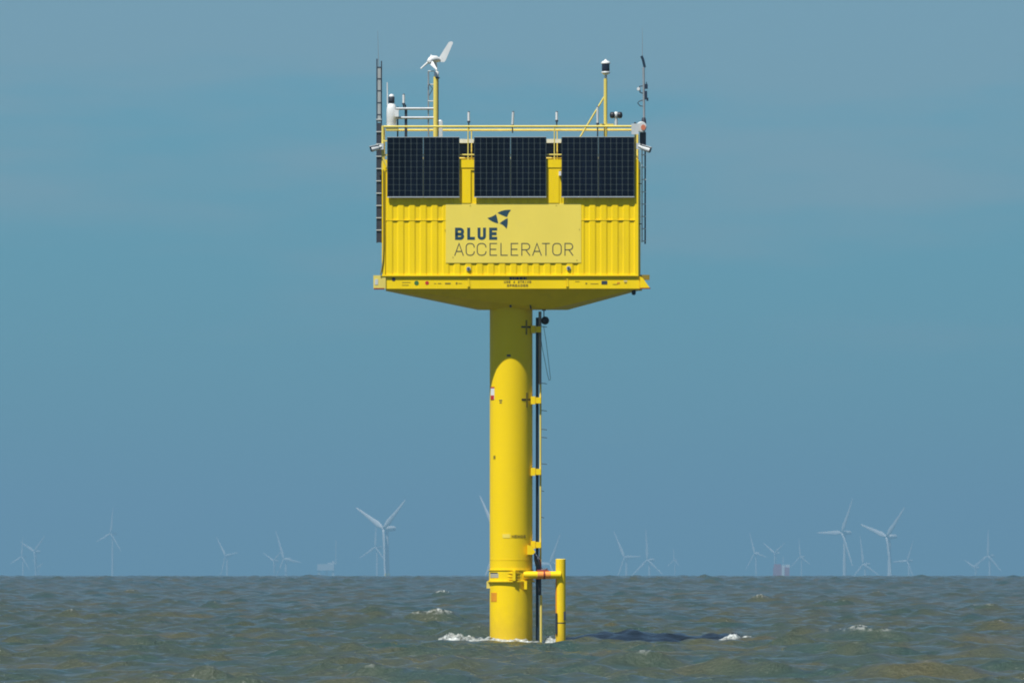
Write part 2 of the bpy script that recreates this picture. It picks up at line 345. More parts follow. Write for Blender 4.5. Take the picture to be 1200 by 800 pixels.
# ------------------------------------------------------------------ stroke lettering
def arc(cx, cz, r, a0, a1, n=7): return [(cx + r * math.cos(R(a0 + (a1 - a0) * i / n)), cz + r * math.sin(R(a0 + (a1 - a0) * i / n))) for i in range(n + 1)]
def glyph(ch, w, h):                   # strokes as (points, closed) in a w x h cell
    r = min(w, h) * 0.42
    if ch == 'A': return [([(0, 0), (w / 2, h), (w, 0)], 0), ([(w * .19, h * .33), (w * .81, h * .33)], 0)]
    if ch == 'C': return [([(w, h * .70)] + arc(w - r, h - r, r, 20, 90) + arc(r, h - r, r, 90, 180) + arc(r, r, r, 180, 270) + arc(w - r, r, r, 270, 340) + [(w, h * .30)], 0)]
    if ch == 'G': return [([(w, h * .70)] + arc(w - r, h - r, r, 20, 90) + arc(r, h - r, r, 90, 180) + arc(r, r, r, 180, 270) + arc(w - r, r, r, 270, 360) + [(w, h * .5), (w * .55, h * .5)], 0)]
    if ch == 'E': return [([(w, h), (0, h), (0, 0), (w, 0)], 0), ([(0, h * .51), (w * .88, h * .51)], 0)]
    if ch == 'L': return [([(0, h), (0, 0), (w, 0)], 0)]
    if ch in 'RPB':
        q = h * .27; top = [(0, h), (w - q, h)] + arc(w - q, h - q, q, 90, -90) + [(0, h - 2 * q)]
        if ch == 'P': return [([(0, 0)] + top, 0)]
        if ch == 'R': return [([(0, 0)] + top, 0), ([(w * .5, h - 2 * q), (w, 0)], 0)]
        q2 = h * .23; return [([(0, 0)] + top, 0), ([(w * .6, h - 2 * q)] + arc(w - q2, q2, q2, 90, -90) + [(0, 0)], 0)]
    if ch == 'T': return [([(0, h), (w, h)], 0), ([(w / 2, h), (w / 2, 0)], 0)]
    if ch == 'O': return [(arc(w - r, h - r, r, 0, 90) + arc(r, h - r, r, 90, 180) + arc(r, r, r, 180, 270) + arc(w - r, r, r, 270, 360), 1)]
    if ch == 'D': return [([(0, 0), (0, h)] + arc(w - r, h - r, r, 90, 0) + arc(w - r, r, r, 0, -90), 1)]
    if ch == 'U': return [([(0, h)] + arc(r, r, r, 180, 270) + arc(w - r, r, r, 270, 360) + [(w, h)], 0)]
    if ch == 'S': return [([(w, h * .85), (w * .7, h), (w * .3, h), (0, h * .8), (w * .2, h * .56), (w * .8, h * .44), (w, h * .2), (w * .7, 0), (w * .3, 0), (0, h * .15)], 0)]
    if ch == 'N': return [([(0, 0), (0, h), (w, 0), (w, h)], 0)]
    if ch == 'M': return [([(0, 0), (0, h), (w / 2, h * .3), (w, h), (w, 0)], 0)]
    if ch == 'I': return [([(w / 2, 0), (w / 2, h)], 0)]
    if ch == '4': return [([(w * .75, 0), (w * .75, h), (0, h * .3), (w, h * .3)], 0)]
    return []
def strip(pts, wd, closed):            # mitred ribbon along a polyline
    n = len(pts); L_, R_ = [], []
    for i in range(n):
        p = Vector(pts[i]); a = Vector(pts[(i - 1) % n]) if closed or i > 0 else None; c = Vector(pts[(i + 1) % n]) if closed or i < n - 1 else None
        d1 = (p - a).normalized() if a is not None and (p - a).length > 1e-7 else None; d2 = (c - p).normalized() if c is not None and (c - p).length > 1e-7 else None
        d1 = d1 or d2; d2 = d2 or d1
        n1_ = Vector((-d1.y, d1.x)); n2_ = Vector((-d2.y, d2.x)); mm = (n1_ + n2_)
        mm = mm.normalized() if mm.length > 1e-4 else n1_
        k = wd / 2 / max(0.42, mm.dot(n1_)); L_.append(p + mm * k); R_.append(p - mm * k)
    q = [(i, i + 1) for i in range(n - 1)] + ([(n - 1, 0)] if closed else [])
    return L_, R_, q
def letter(ch, x, z, w, h, wd, surf, name, m, parent):
    # x,z: lower-left of the letter's outer box; surf(x, lift) gives the point's y (or bends it)
    mb = MB()
    for k, (pts, cl_) in enumerate(glyph(ch, w - wd, h - wd)):
        pts = [p for i, p in enumerate(pts) if i == 0 or (Vector(p) - Vector(pts[i - 1])).length > 1e-6]
        if not cl_:                    # square ends reach the full letter height
            pts = [Vector(p) for p in pts]
            pts[0] = pts[0] + (pts[0] - pts[1]).normalized() * wd / 2; pts[-1] = pts[-1] + (pts[-1] - pts[-2]).normalized() * wd / 2
        L_, R_, q = strip(pts, wd, cl_)
        vs = [surf(x + wd / 2 + p.x, z + wd / 2 + p.y, 0.002 + 0.001 * k) for p in L_] + [surf(x + wd / 2 + p.x, z + wd / 2 + p.y, 0.002 + 0.001 * k) for p in R_]
        n = len(L_); mb.add(vs, [(n + i, n + j, j, i) for i, j in q])
    return mb.build(name, m, parent)
def on_pile(x, z, lift):
    r = RP + 0.004 + lift; a = math.asin(max(-.999, min(.999, x / r))); return (r * math.sin(a), -r * math.cos(a), z)
for i, ch in enumerate('NEMOS'):
    letter(ch, PX(599.6 + i * 3.4, -.45), PZ(630, -.45), 0.056, 0.072, 0.017, on_pile, 'letter', 'ink_shade_olive', pile)

# ------------------------------------------------------------------ container on its frame
YF, YB = -1.31, 1.13                   # front and back faces
ZT, ZB = PZ(187, YF), PZ(323, YF); XL, XR = PX(447.5, YF), PX(748, YF)
cont = thing('container', 'yellow corrugated steel container with a tapered belly on top of the pile', 'container', (0, 0, PZ(362)))
def corr(xa, xb, z0, z1, y, pitch=0.2633, dep=0.018, sgn=1, ph0=0.0):   # trapezoid ribs, y is the proud plane
    pts = []; x = xa
    cuts = []
    k0 = math.floor((xa - ph0) / pitch) - 1
    for k in range(k0, k0 + int((xb - xa) / pitch) + 4):
        s0 = ph0 + k * pitch
        cuts += [(s0, 0), (s0 + pitch * .42, 0), (s0 + pitch * .56, dep), (s0 + pitch * .86, dep)]
    cuts.append((cuts[-1][0] + pitch * .14, 0))
    def val(x_):
        for (p, a), (q, b_) in zip(cuts, cuts[1:]):
            if p <= x_ <= q: return a + (b_ - a) * ((x_ - p) / (q - p) if q > p else 0)
        return 0
    pts = [(xa, val(xa))] + [c for c in cuts if xa < c[0] < xb] + [(xb, val(xb))]
    vs = []; fs = []
    for x_, d_ in pts: vs += [(x_, y + sgn * d_, z0), (x_, y + sgn * d_, z1)]
    for i in range(len(pts) - 1): fs.append((i * 2, i * 2 + 2, i * 2 + 3, i * 2 + 1) if sgn > 0 else (i * 2, i * 2 + 1, i * 2 + 3, i * 2 + 2))
    return vs, fs
RPH = PX(466.8, YF)                    # a rib starts here
def wallpart(name, x0, x1, z0, z1, y, sgn=1, dep=0.018): 
    vs, fs = corr(x0, x1, z0, z1, y, sgn=sgn, ph0=RPH, dep=dep); return MB().add(vs, fs).build(name, 'yellow', cont)
ZLIP = PZ(258.3, YF)
wallpart('lower_front_wall', XL + .08, XR - .06, ZB + .02, ZLIP, YF + .016)
wallpart('upper_front_wall', XL + .08, XR - .06, ZLIP + .012, ZT - .2, YF + .012)
wallpart('back_wall', XL + .08, XR - .08, ZB, ZT - .1, YB - .01, -1)
MB().box(XL + .08, XR - .06, YF + .0085, YF + .06, ZLIP, ZLIP + .012).build('wall_lip', 'yellow', cont)
for xs, sg, nm in ((XL, 1, 'side_wall'), (XR, -1, 'side_wall')):
    vs, fs = corr(YF + .08, YB - .08, ZB, ZT - .1, xs + sg * .01, sgn=sg)
    vs = [(v[1], v[0], v[2]) for v in vs]; MB().add(vs, [tuple(reversed(f)) for f in fs]).build(nm, 'yellow', cont)
for x in (XL, XR - .08):
    for y in (YF, YB - .1): MB().box(x, x + .08, y, y + .1, ZB - .0, ZT + .004).build('corner_post', 'yellow', cont)
MB().box(XL + .083, XR - .083, YF - .012, YF + .1, PZ(196.5, YF), ZT).build('top_rail', 'yellow', cont)
MB().box(XL + .083, XR - .083, YF + .003, YF + .09, PZ(199.5, YF), PZ(196.6, YF)).build('top_rail_lip', 'yellow', cont)
MB().box(XL + .083, XR - .083, YB - .1, YB, PZ(196.5, YB), ZT).build('top_rail', 'yellow', cont)
for x in (XL + .003, XR - .083): MB().box(x, x + .08, YF + .103, YB - .103, ZT - .19, ZT - .003).build('top_rail', 'yellow', cont)
MB().box(XL + .083, XR - .083, YF + .103, YB - .103, ZT - .06, ZT - .02).build('roof', 'yellow', cont)
for a, c in ((541.5, 551.6), (643, 655)):
    MB().box(PX(a, YF), PX(c, YF), YF - .004, YF + .05, PZ(238, YF), PZ(199.6, YF)).build('wall_pillar', 'yellow', cont)
MB().box(XL, XR, YF - .006, YF + .06, ZB - .012, ZB + .02).build('bottom_rail', 'yellow', cont)
# lifting frame under the box
YR = YF + .05
ZF = PZ(338.3, YF)
MB().box(PX(452, YF), PX(750, YF), YR, YB - .04, ZF, ZB - .013).build('base_frame', 'yellow', cont)
for a, c in ((452.2, 548), (550.4, 663.4), (666.4, 749)):
    MB().box(PX(a, YF), PX(c, YF), YR - .012, YR + .02, ZF + .003, ZB - .03).build('frame_panel', 'yellow', cont)
for a in (549.2, 664.9): MB().prism([(PX(a - 1.2, YF), ZF + .05), (PX(a + 1.5, YF), ZF + .05), (PX(a + .4, YF), ZB - .02), (PX(a - .8, YF), ZB - .02)], YR - .03, YR + .02).build('frame_gusset', 'yellow', cont)
for y in (YF + .01, YB - .25):
    MB().box(PX(437.5, y), PX(452, y), y, y + .22, PZ(338, y), PZ(322.5, y)).build('corner_casting', 'yellow_rail', cont)
    MB().prism([(PX(750.2, y), PZ(337.6, y)), (PX(761.6, y), PZ(337.6, y)), (PX(753.4, y), PZ(326, y)), (PX(750.2, y), PZ(324, y))], y, y + .05).build('corner_gusset', 'yellow', cont)
    MB().box(PX(750, y), PX(761, y), y + .1, y + .2, PZ(328, y), PZ(322, y)).build('corner_bracket', 'ink_shade_olive', cont)  # yellow bracket whose shade is painted in as dark olive
    MB().box(PX(750, y), PX(762, y), y - .004, y + .22, PZ(338.4, y), PZ(337.2, y)).build('corner_foot', 'darkred', cont)
    MB().box(PX(438, y), PX(450, y), y - .004, y + .226, PZ(338.9, y), PZ(337.4, y)).build('corner_foot', 'darkred', cont)
MB().box(PX(439.2, YF), PX(443, YF), YF + .004, YF + .03, PZ(333.5, YF), PZ(327, YF)).build('casting_slot', 'palegrey', cont)
# tapered belly
zt, zb = ZF + .002, PZ(362, -.55)
top = [(PX(452, YF), YR + .03), (PX(748, YF), YR + .03), (PX(748, YB), YB - .07), (PX(452, YB), YB - .07)]
bot = [(PX(566, -.35), -.33), (PX(645, -.55), -.55), (PX(665, .5), .62), (PX(560, .5), .62)]
vs = [(x, y, zt) for x, y in top] + [(x, y, zb) for x, y in bot]
MB().add(vs, [(0, 1, 2, 3), (7, 6, 5, 4)] + [(i, i + 4, (i + 1) % 4 + 4, (i + 1) % 4) for i in range(4)]).build('tapered_belly', 'yellow', cont)
MB().bar(P(741, 339.8, -1.1), P(646, 359.6, -.58), .02).build('belly_rib', 'darksteel', cont)
MB().box(PX(597.2, -.6), PX(599.4, -.6), -.66, -.55, PZ(360, -.6), PZ(354.5, -.6)).build('belly_lug', 'darksteel', cont)
MB().tube([P(614.5, 355, -.72), P(620, 355, -.7), P(621.6, 358, -.66), P(622.3, 362, -.6)], .018, 6).build('belly_hook', 'darksteel', cont)
MB().tube([P(449.4, 199, YF - .02), P(449.6, 290, YF - .02), P(449, 305, YF - .02), P(447.2, 316, YF - .02), P(445.6, 322, YF - .02)], .014, 6).build('drain_cable', 'ink_shade_olive', cont)
for px, py in ((549, 315), (666.3, 314.3)):
    r_ = MB().lathe(P(px, py, YF + .01), [(.05, -.02), (.05, .02)], 16, 'y').build('anchor_disc', 'grey', cont)
    MB().lathe(P(px, py, YF - .012), [(.024, -.02), (.024, .0)], 10, 'y').build('bolt', 'darksteel', r_)
# prints on the frame
def on_frame(x, z, lift): return (x, YR - .014 - lift, z)
YD = YR - .014
def words_at(txt, px, pxe, py0, py1, m, wd=.014):
    n = len(txt); p = (pxe - px) / n
    for i, ch in enumerate(txt):
        if ch != ' ': letter(ch, PX(px + i * p, YF), PZ(py1, YF), p * PXM * .8, (py1 - py0) * PXM, wd, on_frame, 'letter', m, cont)
for a, c in ((597, 600), (600.6, 602.4), (603, 604.2), (604.8, 608), (608.8, 612.6), (613.4, 615.6), (616.2, 617)):
    MB().box(PX(a, YF), PX(c, YF), YD - .003, YD, PZ(327.6, YF), PZ(324.6, YF)).build('painted_mark', 'darksteel', cont)
words_at('USE 4 STRING', 590.5, 623, 328.8, 331.8, 'ink_shade_olive'); words_at('SPREADER', 594, 619.5, 333, 336, 'ink_shade_olive', .017)
def decal(px0, px1, py0, py1, m, disc=False):
    if disc:
        c = P((px0 + px1) / 2, (py0 + py1) / 2, YD - .003); MB().lathe((c.x, YD - .003, c.z), [((px1 - px0) * PXM / 2, 0), ((px1 - px0) * PXM / 2, .005)], 16, 'y').build('decal', m, cont)
    else: MB().box(PX(px0, YF), PX(px1, YF), YD - .003, YD, PZ(py1, YF), PZ(py0, YF)).build('decal', m, cont)
decal(485.4, 490.8, 329.3, 333.6, 'green', True); decal(498.2, 502.6, 329.4, 333.4, 'red', True)
decal(704.8, 711.6, 329, 333.2, 'euflag'); decal(459, 463.4, 325.6, 328.6, 'darksteel', True)
for a, c, y0, y1 in ((508.5, 511, 331.8, 332.4), (513, 517, 331.6, 332.4), (521.4, 528, 331.2, 332.8), (534, 536, 330.6, 333), (537, 541, 331.6, 332.2), (471, 481, 330.4, 331), (471, 479, 333.6, 334.2), (692, 701, 332.2, 332.8), (686, 688, 331.2, 333), (718, 724, 332.8, 333.4), (674, 679, 329.6, 330.2)):
    decal(a, c, y0, y1, 'ink_shade_olive')
decal(723, 726.4, 330.6, 332.6, 'orange'); decal(731, 735, 329, 329.8, 'palegrey'); decal(731.6, 734.6, 331.2, 332, 'darksteel')

# ------------------------------------------------------------------ sign
ys = YF + .0150
sign = thing('sign_board', 'pale yellow board with blue logo and lettering on the container wall', 'sign', P(601.5, 308, ys))
MB().box(PX(522.4, ys), PX(681, ys), ys - .009, ys, PZ(308, ys), PZ(238.6, ys)).build('panel', 'sign', sign)
yp = ys - .0095
def on_sign(x, z, lift): return (x, yp - lift, z)
for ch, a, c in zip('BLUE', (533.2, 547.5, 559.6, 573.2), (543.8, 556.5, 569.4, 582.6)):
    letter(ch, PX(a, yp), PZ(281, yp), (c - a) * PXM, 14.2 * PXM, .069, on_sign, 'letter', 'ink_blue', sign)
for ch, a, c in zip('ACCELERATOR', (532.4, 545.7, 558.7, 573.7, 586.5, 598.5, 610.9, 623.7, 635.2, 647.2, 661.5), (543.4, 556.2, 570, 582.4, 594.9, 607.2, 621.3, 634.8, 644.2, 658.2, 671.7)):
    letter(ch, PX(a, yp), PZ(299.6, yp), (c - a) * PXM, 14.8 * PXM, .023, on_sign, 'letter', 'ink_thin', sign)
def q2(p, c, q, n=6): return [((1 - t) ** 2 * p[0] + 2 * t * (1 - t) * c[0] + t * t * q[0], (1 - t) ** 2 * p[1] + 2 * t * (1 - t) * c[1] + t * t * q[1]) for t in (i / n for i in range(n))]
def zz(x, y): return (510 + x / 6.667, 220 + y / 6.667)
wings = [q2(zz(487, 197), zz(530, 168), zz(592, 173)) + q2(zz(592, 173), zz(568, 200), zz(562, 229)) + q2(zz(562, 229), zz(520, 216), zz(487, 197)),
         q2(zz(408, 236), zz(448, 228), zz(475, 206)) + q2(zz(475, 206), zz(487, 243), zz(492, 279)) + q2(zz(492, 279), zz(440, 268), zz(408, 236)),
         q2(zz(503, 279), zz(532, 252), zz(566, 238)) + q2(zz(566, 238), zz(570, 280), zz(557, 322)) + q2(zz(557, 322), zz(540, 292), zz(503, 279))]
for wv in wings:
    MB().prism([(PX(x, yp), PZ(y, yp)) for x, y in wv][::-1], yp - .003, yp + .002).build('logo_wing', 'ink_blue', sign)
for px, py in ((521.6, 269.6), (679, 269), (530.8, 301.5), (551, 241), (652, 241), (676, 305)):
    MB().lathe(P(px, py, yp - .002), [(.011, -.004), (.011, .004)], 8, 'y').build('bolt', 'ink_shade_olive', sign)

# ------------------------------------------------------------------ solar panels
YP = YF - .072                         # panels stand off the wall
ends = 'the tall ladder mast'
ordn = ['first', 'second', 'third', 'fourth', 'fifth', 'sixth']
def solar(px0, px1, py0, py1, y, label, group, face=-1, tilt=0):
    x0, x1, z0, z1 = PX(px0, y), PX(px1, y), PZ(py1, y), PZ(py0, y)
    p = thing('solar_panel', label, 'solar panel', ((x0 + x1) / 2, y, z0), group)
    fy0, fy1 = (y, y + .035) if face < 0 else (y - .035, y)
    for a, c, d, e_ in ((x0, x1, z0, z0 + .022), (x0, x1, z1 - .012, z1)): MB().box(a, c, fy0, fy1, d, e_).build('frame_bar', 'alu', p)
    for a, c in ((x0, x0 + .01), (x1 - .01, x1)): MB().box(a, c, fy0 + .001, fy1 - .001, z0 + .0225, z1 - .0125).build('frame_bar', 'backsheet', p)
    MB().box(x0 + .0105, x1 - .0105, y + .010, y + .02, z0 + .0225, z1 - .0125).build('glass_sheet', 'backsheet' if face < 0 else 'cell', p)
    if face < 0:
        mb = MB(); cw = (x1 - x0 - .024) / 6; ch_ = (z1 - z0 - .04) / 10
        for i in range(6):
            for j in range(10):
                a = x0 + .012 + i * cw; b_ = z0 + .025 + j * ch_; g = .0075
                mb.prism([(a + g + .012, b_ + g), (a + cw - g - .012, b_ + g), (a + cw - g, b_ + g + .012), (a + cw - g, b_ + ch_ - g - .012), (a + cw - g - .012, b_ + ch_ - g), (a + g + .012, b_ + ch_ - g), (a + g, b_ + ch_ - g - .012), (a + g, b_ + g + .012)], y + .005, y + .0098)
        c_ = mb.build('cell_grid', 'cell', p); c_['kind'] = 'stuff'
    for zr in (z0 + .3, z1 - .3):
        zc = min(zr, ZT - .1)
        if face < 0: MB().box((x0 + x1) / 2 - .03, (x0 + x1) / 2 + .03, y + .0352, YF - .004, zc - .02, zc + .02).build('bracket', 'alu', p)
k = 0
for px0, px1 in ((453.6, 538.4), (555.6, 640.2), (658, 743.4)):
    mid = (px0 + px1) / 2 + (.4 if k else 0)
    for a, c in ((px0, mid - .2), (mid + .2, px1)):
        solar(a, c, 160.3, 231.4, YP, f'upright solar panel, {ordn[k]} along the front row from {ends}', 'front row of solar panels'); k += 1
for k, (a, c, ref) in enumerate(((520, 572, 'small wind turbine'), (622, 676, 'lantern pole'))):
    solar(a, c, 165, 196, YB + .04, f'rear solar panel glimpsed through the front row gap nearer the {ref}', 'rear row of solar panels', 1)
for a, c in ((538.6, 555.4), (640.4, 657.8)):
    pass

# ------------------------------------------------------------------ guard rail
gr = thing('guard_rail', 'yellow tubular guard rail round the container roof', 'railing', (0, 0, ZT))
zr = PZ(148.3, YF); zm = PZ(181.4, YF)
xa, xb = PX(448.6, YF), PX(744.6, YF); ya, yb = YF + .03, YB - .03
for y in (ya, yb):
    MB().tube([(xa, y, zr), (xb, y, zr)], .026, 10).build('top_bar', 'yellow_rail', gr)
    MB().tube([(xa, y, zm), (xb, y, zm)], .016, 8).build('middle_bar', 'yellow_rail', gr)
for x in (xa, xb):
    xo = x - .078 if x == xa else x
    MB().tube([(x, ya, zr), (xo, yb, zr)], .024, 10).build('top_bar', 'yellow_rail', gr)
    MB().tube([(x, ya, zm), (xo, yb, zm)], .016, 8).build('middle_bar', 'yellow_rail', gr)
    for y in (ya, yb): MB().tube([(x if y == ya else xo, y, ZT - .25 if x == xa else ZT), (x if y == ya else xo, y, zr + .02)], .032 if x == xa else .024, 10).build('rail_post', 'yellow_rail', gr)
for px in (548.5, 649.7):
    for y in (ya, yb): MB().tube([(PX(px, YF), y, ZT - .02), (PX(px, YF), y, zr)], .014, 8).build('rail_post', 'yellow_rail', gr)
MB().tube([P(448, 184, ya - .03), P(454.5, 197, ya - .03)], .024, 8).build('brace', 'yellow_rail', gr)
for py in (165, 181.8): MB().box(PX(449, YF), PX(454.4, YF), ya - .03, ya + .03, PZ(py + .8, YF), PZ(py - .8, YF)).build('stub', 'yellow_rail', gr)
for a, c, y in ((538.6, 555, .9), (640.6, 657.6, .9)):
    MB().box(PX(a, y), PX(c, y), y, y + .05, PZ(167.6, y), PZ(163, y)).build('kick_plate', 'palegrey', gr)
MB().box(PX(452, YF), PX(466, YF), ya, ya + .4, zr - .09, zr - .03).build('corner_shelf', 'yellow_rail', gr)

# ------------------------------------------------------------------ ladder masts at both ends
lm = thing('ladder_mast', 'tall dark ladder mast with a pale tray on the small turbine end of the container', 'mast', P(443.5, 285, YF + .35), 'ladder masts')
yl = YF + .30
for px, top_ in ((441.7, 69), (447, 71.5)):
    MB().bar(P(px, 284.5, yl), P(px, top_, yl), .027).build('stile', 'darksteel', lm)
MB().box(PX(442.6, yl), PX(446.2, yl), yl - .03, yl + .03, PZ(143, yl), PZ(79, yl)).build('cable_tray', 'traygrey', lm)
MB().box(PX(441.6, yl), PX(447.2, yl), yl - .022, yl + .022, PZ(284, yl), PZ(144, yl)).build('back_plate', 'darksteel', lm)
for k in range(10):
    py = 269.5 - k * 14.4
    MB().bar(P(440.7, py, yl - .04), P(447, py, yl - .04), .02).build('rung', 'palegrey', lm)
for py in (78.6, 92, 106, 120, 134): MB().bar(P(441, py, yl - .035), P(447.6, py, yl - .035), .012).build('rung', 'darksteel', lm)
lm2 = thing('ladder_mast', 'short ladder on the container end below the white security camera and amber beacon', 'mast', P(754, 285, YF + .35), 'ladder masts')
MB().bar(P(756, 286, yl), P(756, 158, yl), .034).build('stile', 'navy', lm2); MB().bar(P(752.4, 284, yl), P(752.4, 158, yl), .026).build('stile', 'palegrey', lm2)
for k in range(9):
    py = 282.6 - k * 14.4
    MB().bar(P(751.4, py, yl - .03), P(757, py, yl - .03), .022).build('rung', 'palegrey', lm2)
MB().box(PX(749.6, yl), PX(757, yl), yl - .05, yl + .05, PZ(172, yl), PZ(155.5, yl)).build('cable_box', 'darksteel', lm2)
for px in (444.4,): pass
for y_, px in ((yl, 449), (yl, 750)):
    for py in (215, 262): MB().box(min(PX(px - 2, y_), PX(px + 2, y_)), PX(px + 2, y_), y_ - .02, y_ + .02, PZ(py + 1, y_), PZ(py, y_)).build('wall_tie', 'darksteel', lm if px < 600 else lm2)

# ------------------------------------------------------------------ roof equipment
ym = YF + .3
# right instrument pole
ip = thing('instrument_pole', 'thin grey pole carrying dark radio boxes above the amber beacon', 'mast', P(754.6, 158, yl))
MB().tube([P(755, 158, yl), P(754.6, 120, yl), P(754.2, 79, yl)], .026, 10).build('pole', 'grey', ip)
MB().tube([P(755.6, 79.5, yl), P(753.4, 70, yl), P(751.6, 66, yl)], .03, 8).build('bent_tip', 'navy', ip)
for a, c, y0, y1 in ((755.6, 759, 99, 104.5), (755.4, 758.4, 107, 117), (757, 758, 96.5, 99.5), (757.6, 759.8, 115, 118.6)):
    MB().box(PX(a, yl), PX(c, yl), yl - .06, yl + .06, PZ(y1, yl), PZ(y0, yl)).build('radio_box', 'navy', ip)
MB().tube([P(754, 110, yl), P(750, 108.5, yl), P(749.4, 101.5, yl), P(754, 101, yl)], .014, 6).build('camera_arm', 'darksteel', ip)
MB().lathe(P(748.2, 104.6, yl - .04), [(.035, -.06), (.04, 0), (.03, .07)], 12, 'y').build('small_camera', 'white', ip)
MB().tube([P(754, 117.5, yl), P(749, 119, yl), P(747.2, 121, yl), P(750, 124.4, yl), P(754, 125, yl)], .011, 6).build('cable_loop', 'darksteel', ip)
MB().lathe(P(754.4, 142.5, yl), [(.06, -.06), (.05, .05), (.034, .09)], 10).build('pole_base', 'darksteel', ip)
# whips
def whip(px0, py0, px1, py1, y, label, m='grey', r=.008, r1=.003):
    single(MB().tube([P(px0, py0, y), P((px0 + px1) / 2, (py0 + py1) / 2, y), P(px1, py1, y)], r, 6, r1), 'whip_antenna', m, P(px0, py0, y), label, 'antenna', 'whip antennas')
whip(443.6, 79, 442.6, 36, yl, 'hair thin whip antenna rising from the ladder mast with the pale tray')
whip(752.6, 68, 752.8, 33, yl, 'hair thin whip antenna rising from the bent tip of the instrument pole')
whip(454.2, 124, 453.8, 96.5, ym, 'thin white rod antenna beside the white bottle shaped lantern', 'white', .018, .014)
def stub(px, top, bot, label, m='white', lean=0, y=YF + .06, low=None):
    s_ = thing('stub_antenna', label, 'antenna', P(px, low or bot, y), 'short rod antennas')
    MB().tube([P(px, bot, y), P(px + lean, top, y)], .028, 10).build('rod', m, s_)
    MB().tube([P(px, low or bot + 4, y), P(px, bot, y)], .016, 8).build('mount', 'darksteel', s_)
    MB().lathe(P(px, bot, y), [(.034, -.03), (.034, .015)], 10).build('clamp', 'darksteel', s_)
    MB().lathe(P(px + lean, top, y), [(.029, 0), (.012, .025)], 10).build('cap', 'darksteel', s_)
stub(473, 111, 121.5, 'short white rod antenna standing on the grey pipe frame', y=ym, low=127)
stub(549.3, 131.6, 142.5, 'short white rod antenna on the guard rail above the gap beside the first panel pair', low=152)
stub(600.6, 131.6, 147, 'leaning pale rod antenna on the middle of the guard rail', 'palegrey', .8, low=156)
stub(652.4, 131.6, 141.5, 'short white rod antenna on the guard rail near the slanting brace', low=150)
stub(700.3, 125.6, 145, 'pale rod antenna close under the slanting yellow brace', 'palegrey', low=187)
# grey pipe frame
pf = thing('pipe_frame', 'grey galvanised pipe frame between the white lantern and the turbine mast', 'frame', P(488, 187, ym))
for py in (127.3, 138): MB().tube([P(463, py, ym), P(512, py, ym)], .03, 10).build('pipe', 'grey', pf)
for px, t_ in ((466, 125), (475, 122.5), (476.4, 126), (502, 84)): MB().tube([P(px, 187, ym + .04), P(px, t_, ym + .04)], .018, 8).build('upright', 'darksteel' if px != 502 else 'grey', pf)
for py in (83.4, 99, 118.5): MB().tube([P(501.6, py, ym + .02), P(509, py, ym + .02)], .012, 6).build('upper_tie', 'palegrey', pf)
MB().tube([P(502.4, 98, ym), P(507, 104, ym), P(503, 112, ym)], .009, 6).build('cable', 'darksteel', pf)
# white bottle lantern
wl = thing('marine_lantern', 'white bottle shaped lantern with a dark lens on the roof corner', 'lantern', P(458.8, 147.5, ym))
c0 = P(458.8, 146, ym)
MB().lathe(c0, [(.10, -.03), (.115, 0), (.12, .28), (.115, .38), (.09, .46), (.05, .5)], 20).build('housing', 'white', wl)
MB().lathe(c0, [(.045, .5), (.072, .51), (.07, .57), (.072, .63), (.06, .655)], 16).build('lens', 'darksteel', wl)
MB().lathe(c0, [(.06, .656), (.055, .69), (.02, .712)], 16).build('cap', 'white', wl)
MB().box(c0.x - .15, c0.x + .15, ym - .15, ym + .15, c0.z - .06, c0.z - .03).build('foot_plate', 'palegrey', wl)
MB().box(c0.x + .08, c0.x + .17, ym - .16, ym - .05, c0.z + .18, c0.z + .34).build('junction_box', 'white', wl)
# lantern pole
lp = thing('lantern_pole', 'slim yellow pole with a slanting brace and a white capped dark lantern', 'lantern', P(709.6, 187, ym))
MB().tube([P(709.6, 187, ym), P(709.6, 92.5, ym)], .042, 12).build('pole', 'yellow_rail', lp)
MB().tube([P(709.2, 112, ym), P(678.6, 163, ym)], .02, 10).build('brace', 'yellow_rail', lp)
c0 = P(709.8, 92.8, ym)
ln = MB().lathe(c0, [(.03, 0), (.03, .1)], 12).build('neck', 'palegrey', lp)
MB().lathe(c0, [(.05, .1), (.085, .125), (.1, .13), (.1, .17), (.085, .175)], 18).build('lantern_base', 'palegrey', lp)
MB().lathe(c0, [(.088, .176), (.092, .2), (.092, .34), (.09, .355)], 18).build('lens', 'lens', lp)
MB().lathe(c0, [(.105, .356), (.11, .375), (.08, .41), (.03, .43), (.025, .46)], 18).build('cap', 'white', lp)
MB().box(PX(703, ym), PX(719, ym), ym - .05, ym + .05, PZ(149, ym), PZ(145.4, ym)).build('base_shelf', 'yellow_rail', lp)
# horns
fh = thing('twin_horn', 'pair of black horn speakers on a pale stem beside the lantern pole', 'horn', P(722, 148, ym))
MB().tube([P(722, 148, ym), P(722, 138, ym)], .035, 10).build('stem', 'palegrey', fh)
MB().lathe(P(722, 135.3, ym), [(.03, -.06), (.06, -.03), (.06, .05), (.03, .08)], 14).build('driver', 'palegrey', fh)
for sx_ in (-1, 1): MB().lathe(P(722, 135.2, ym), [(.055, sx_ * .025), (.07, sx_ * .05), (.078, sx_ * .08), (.07, sx_ * .13), (.02, sx_ * .15)], 16, 'x').build('horn', 'black', fh)
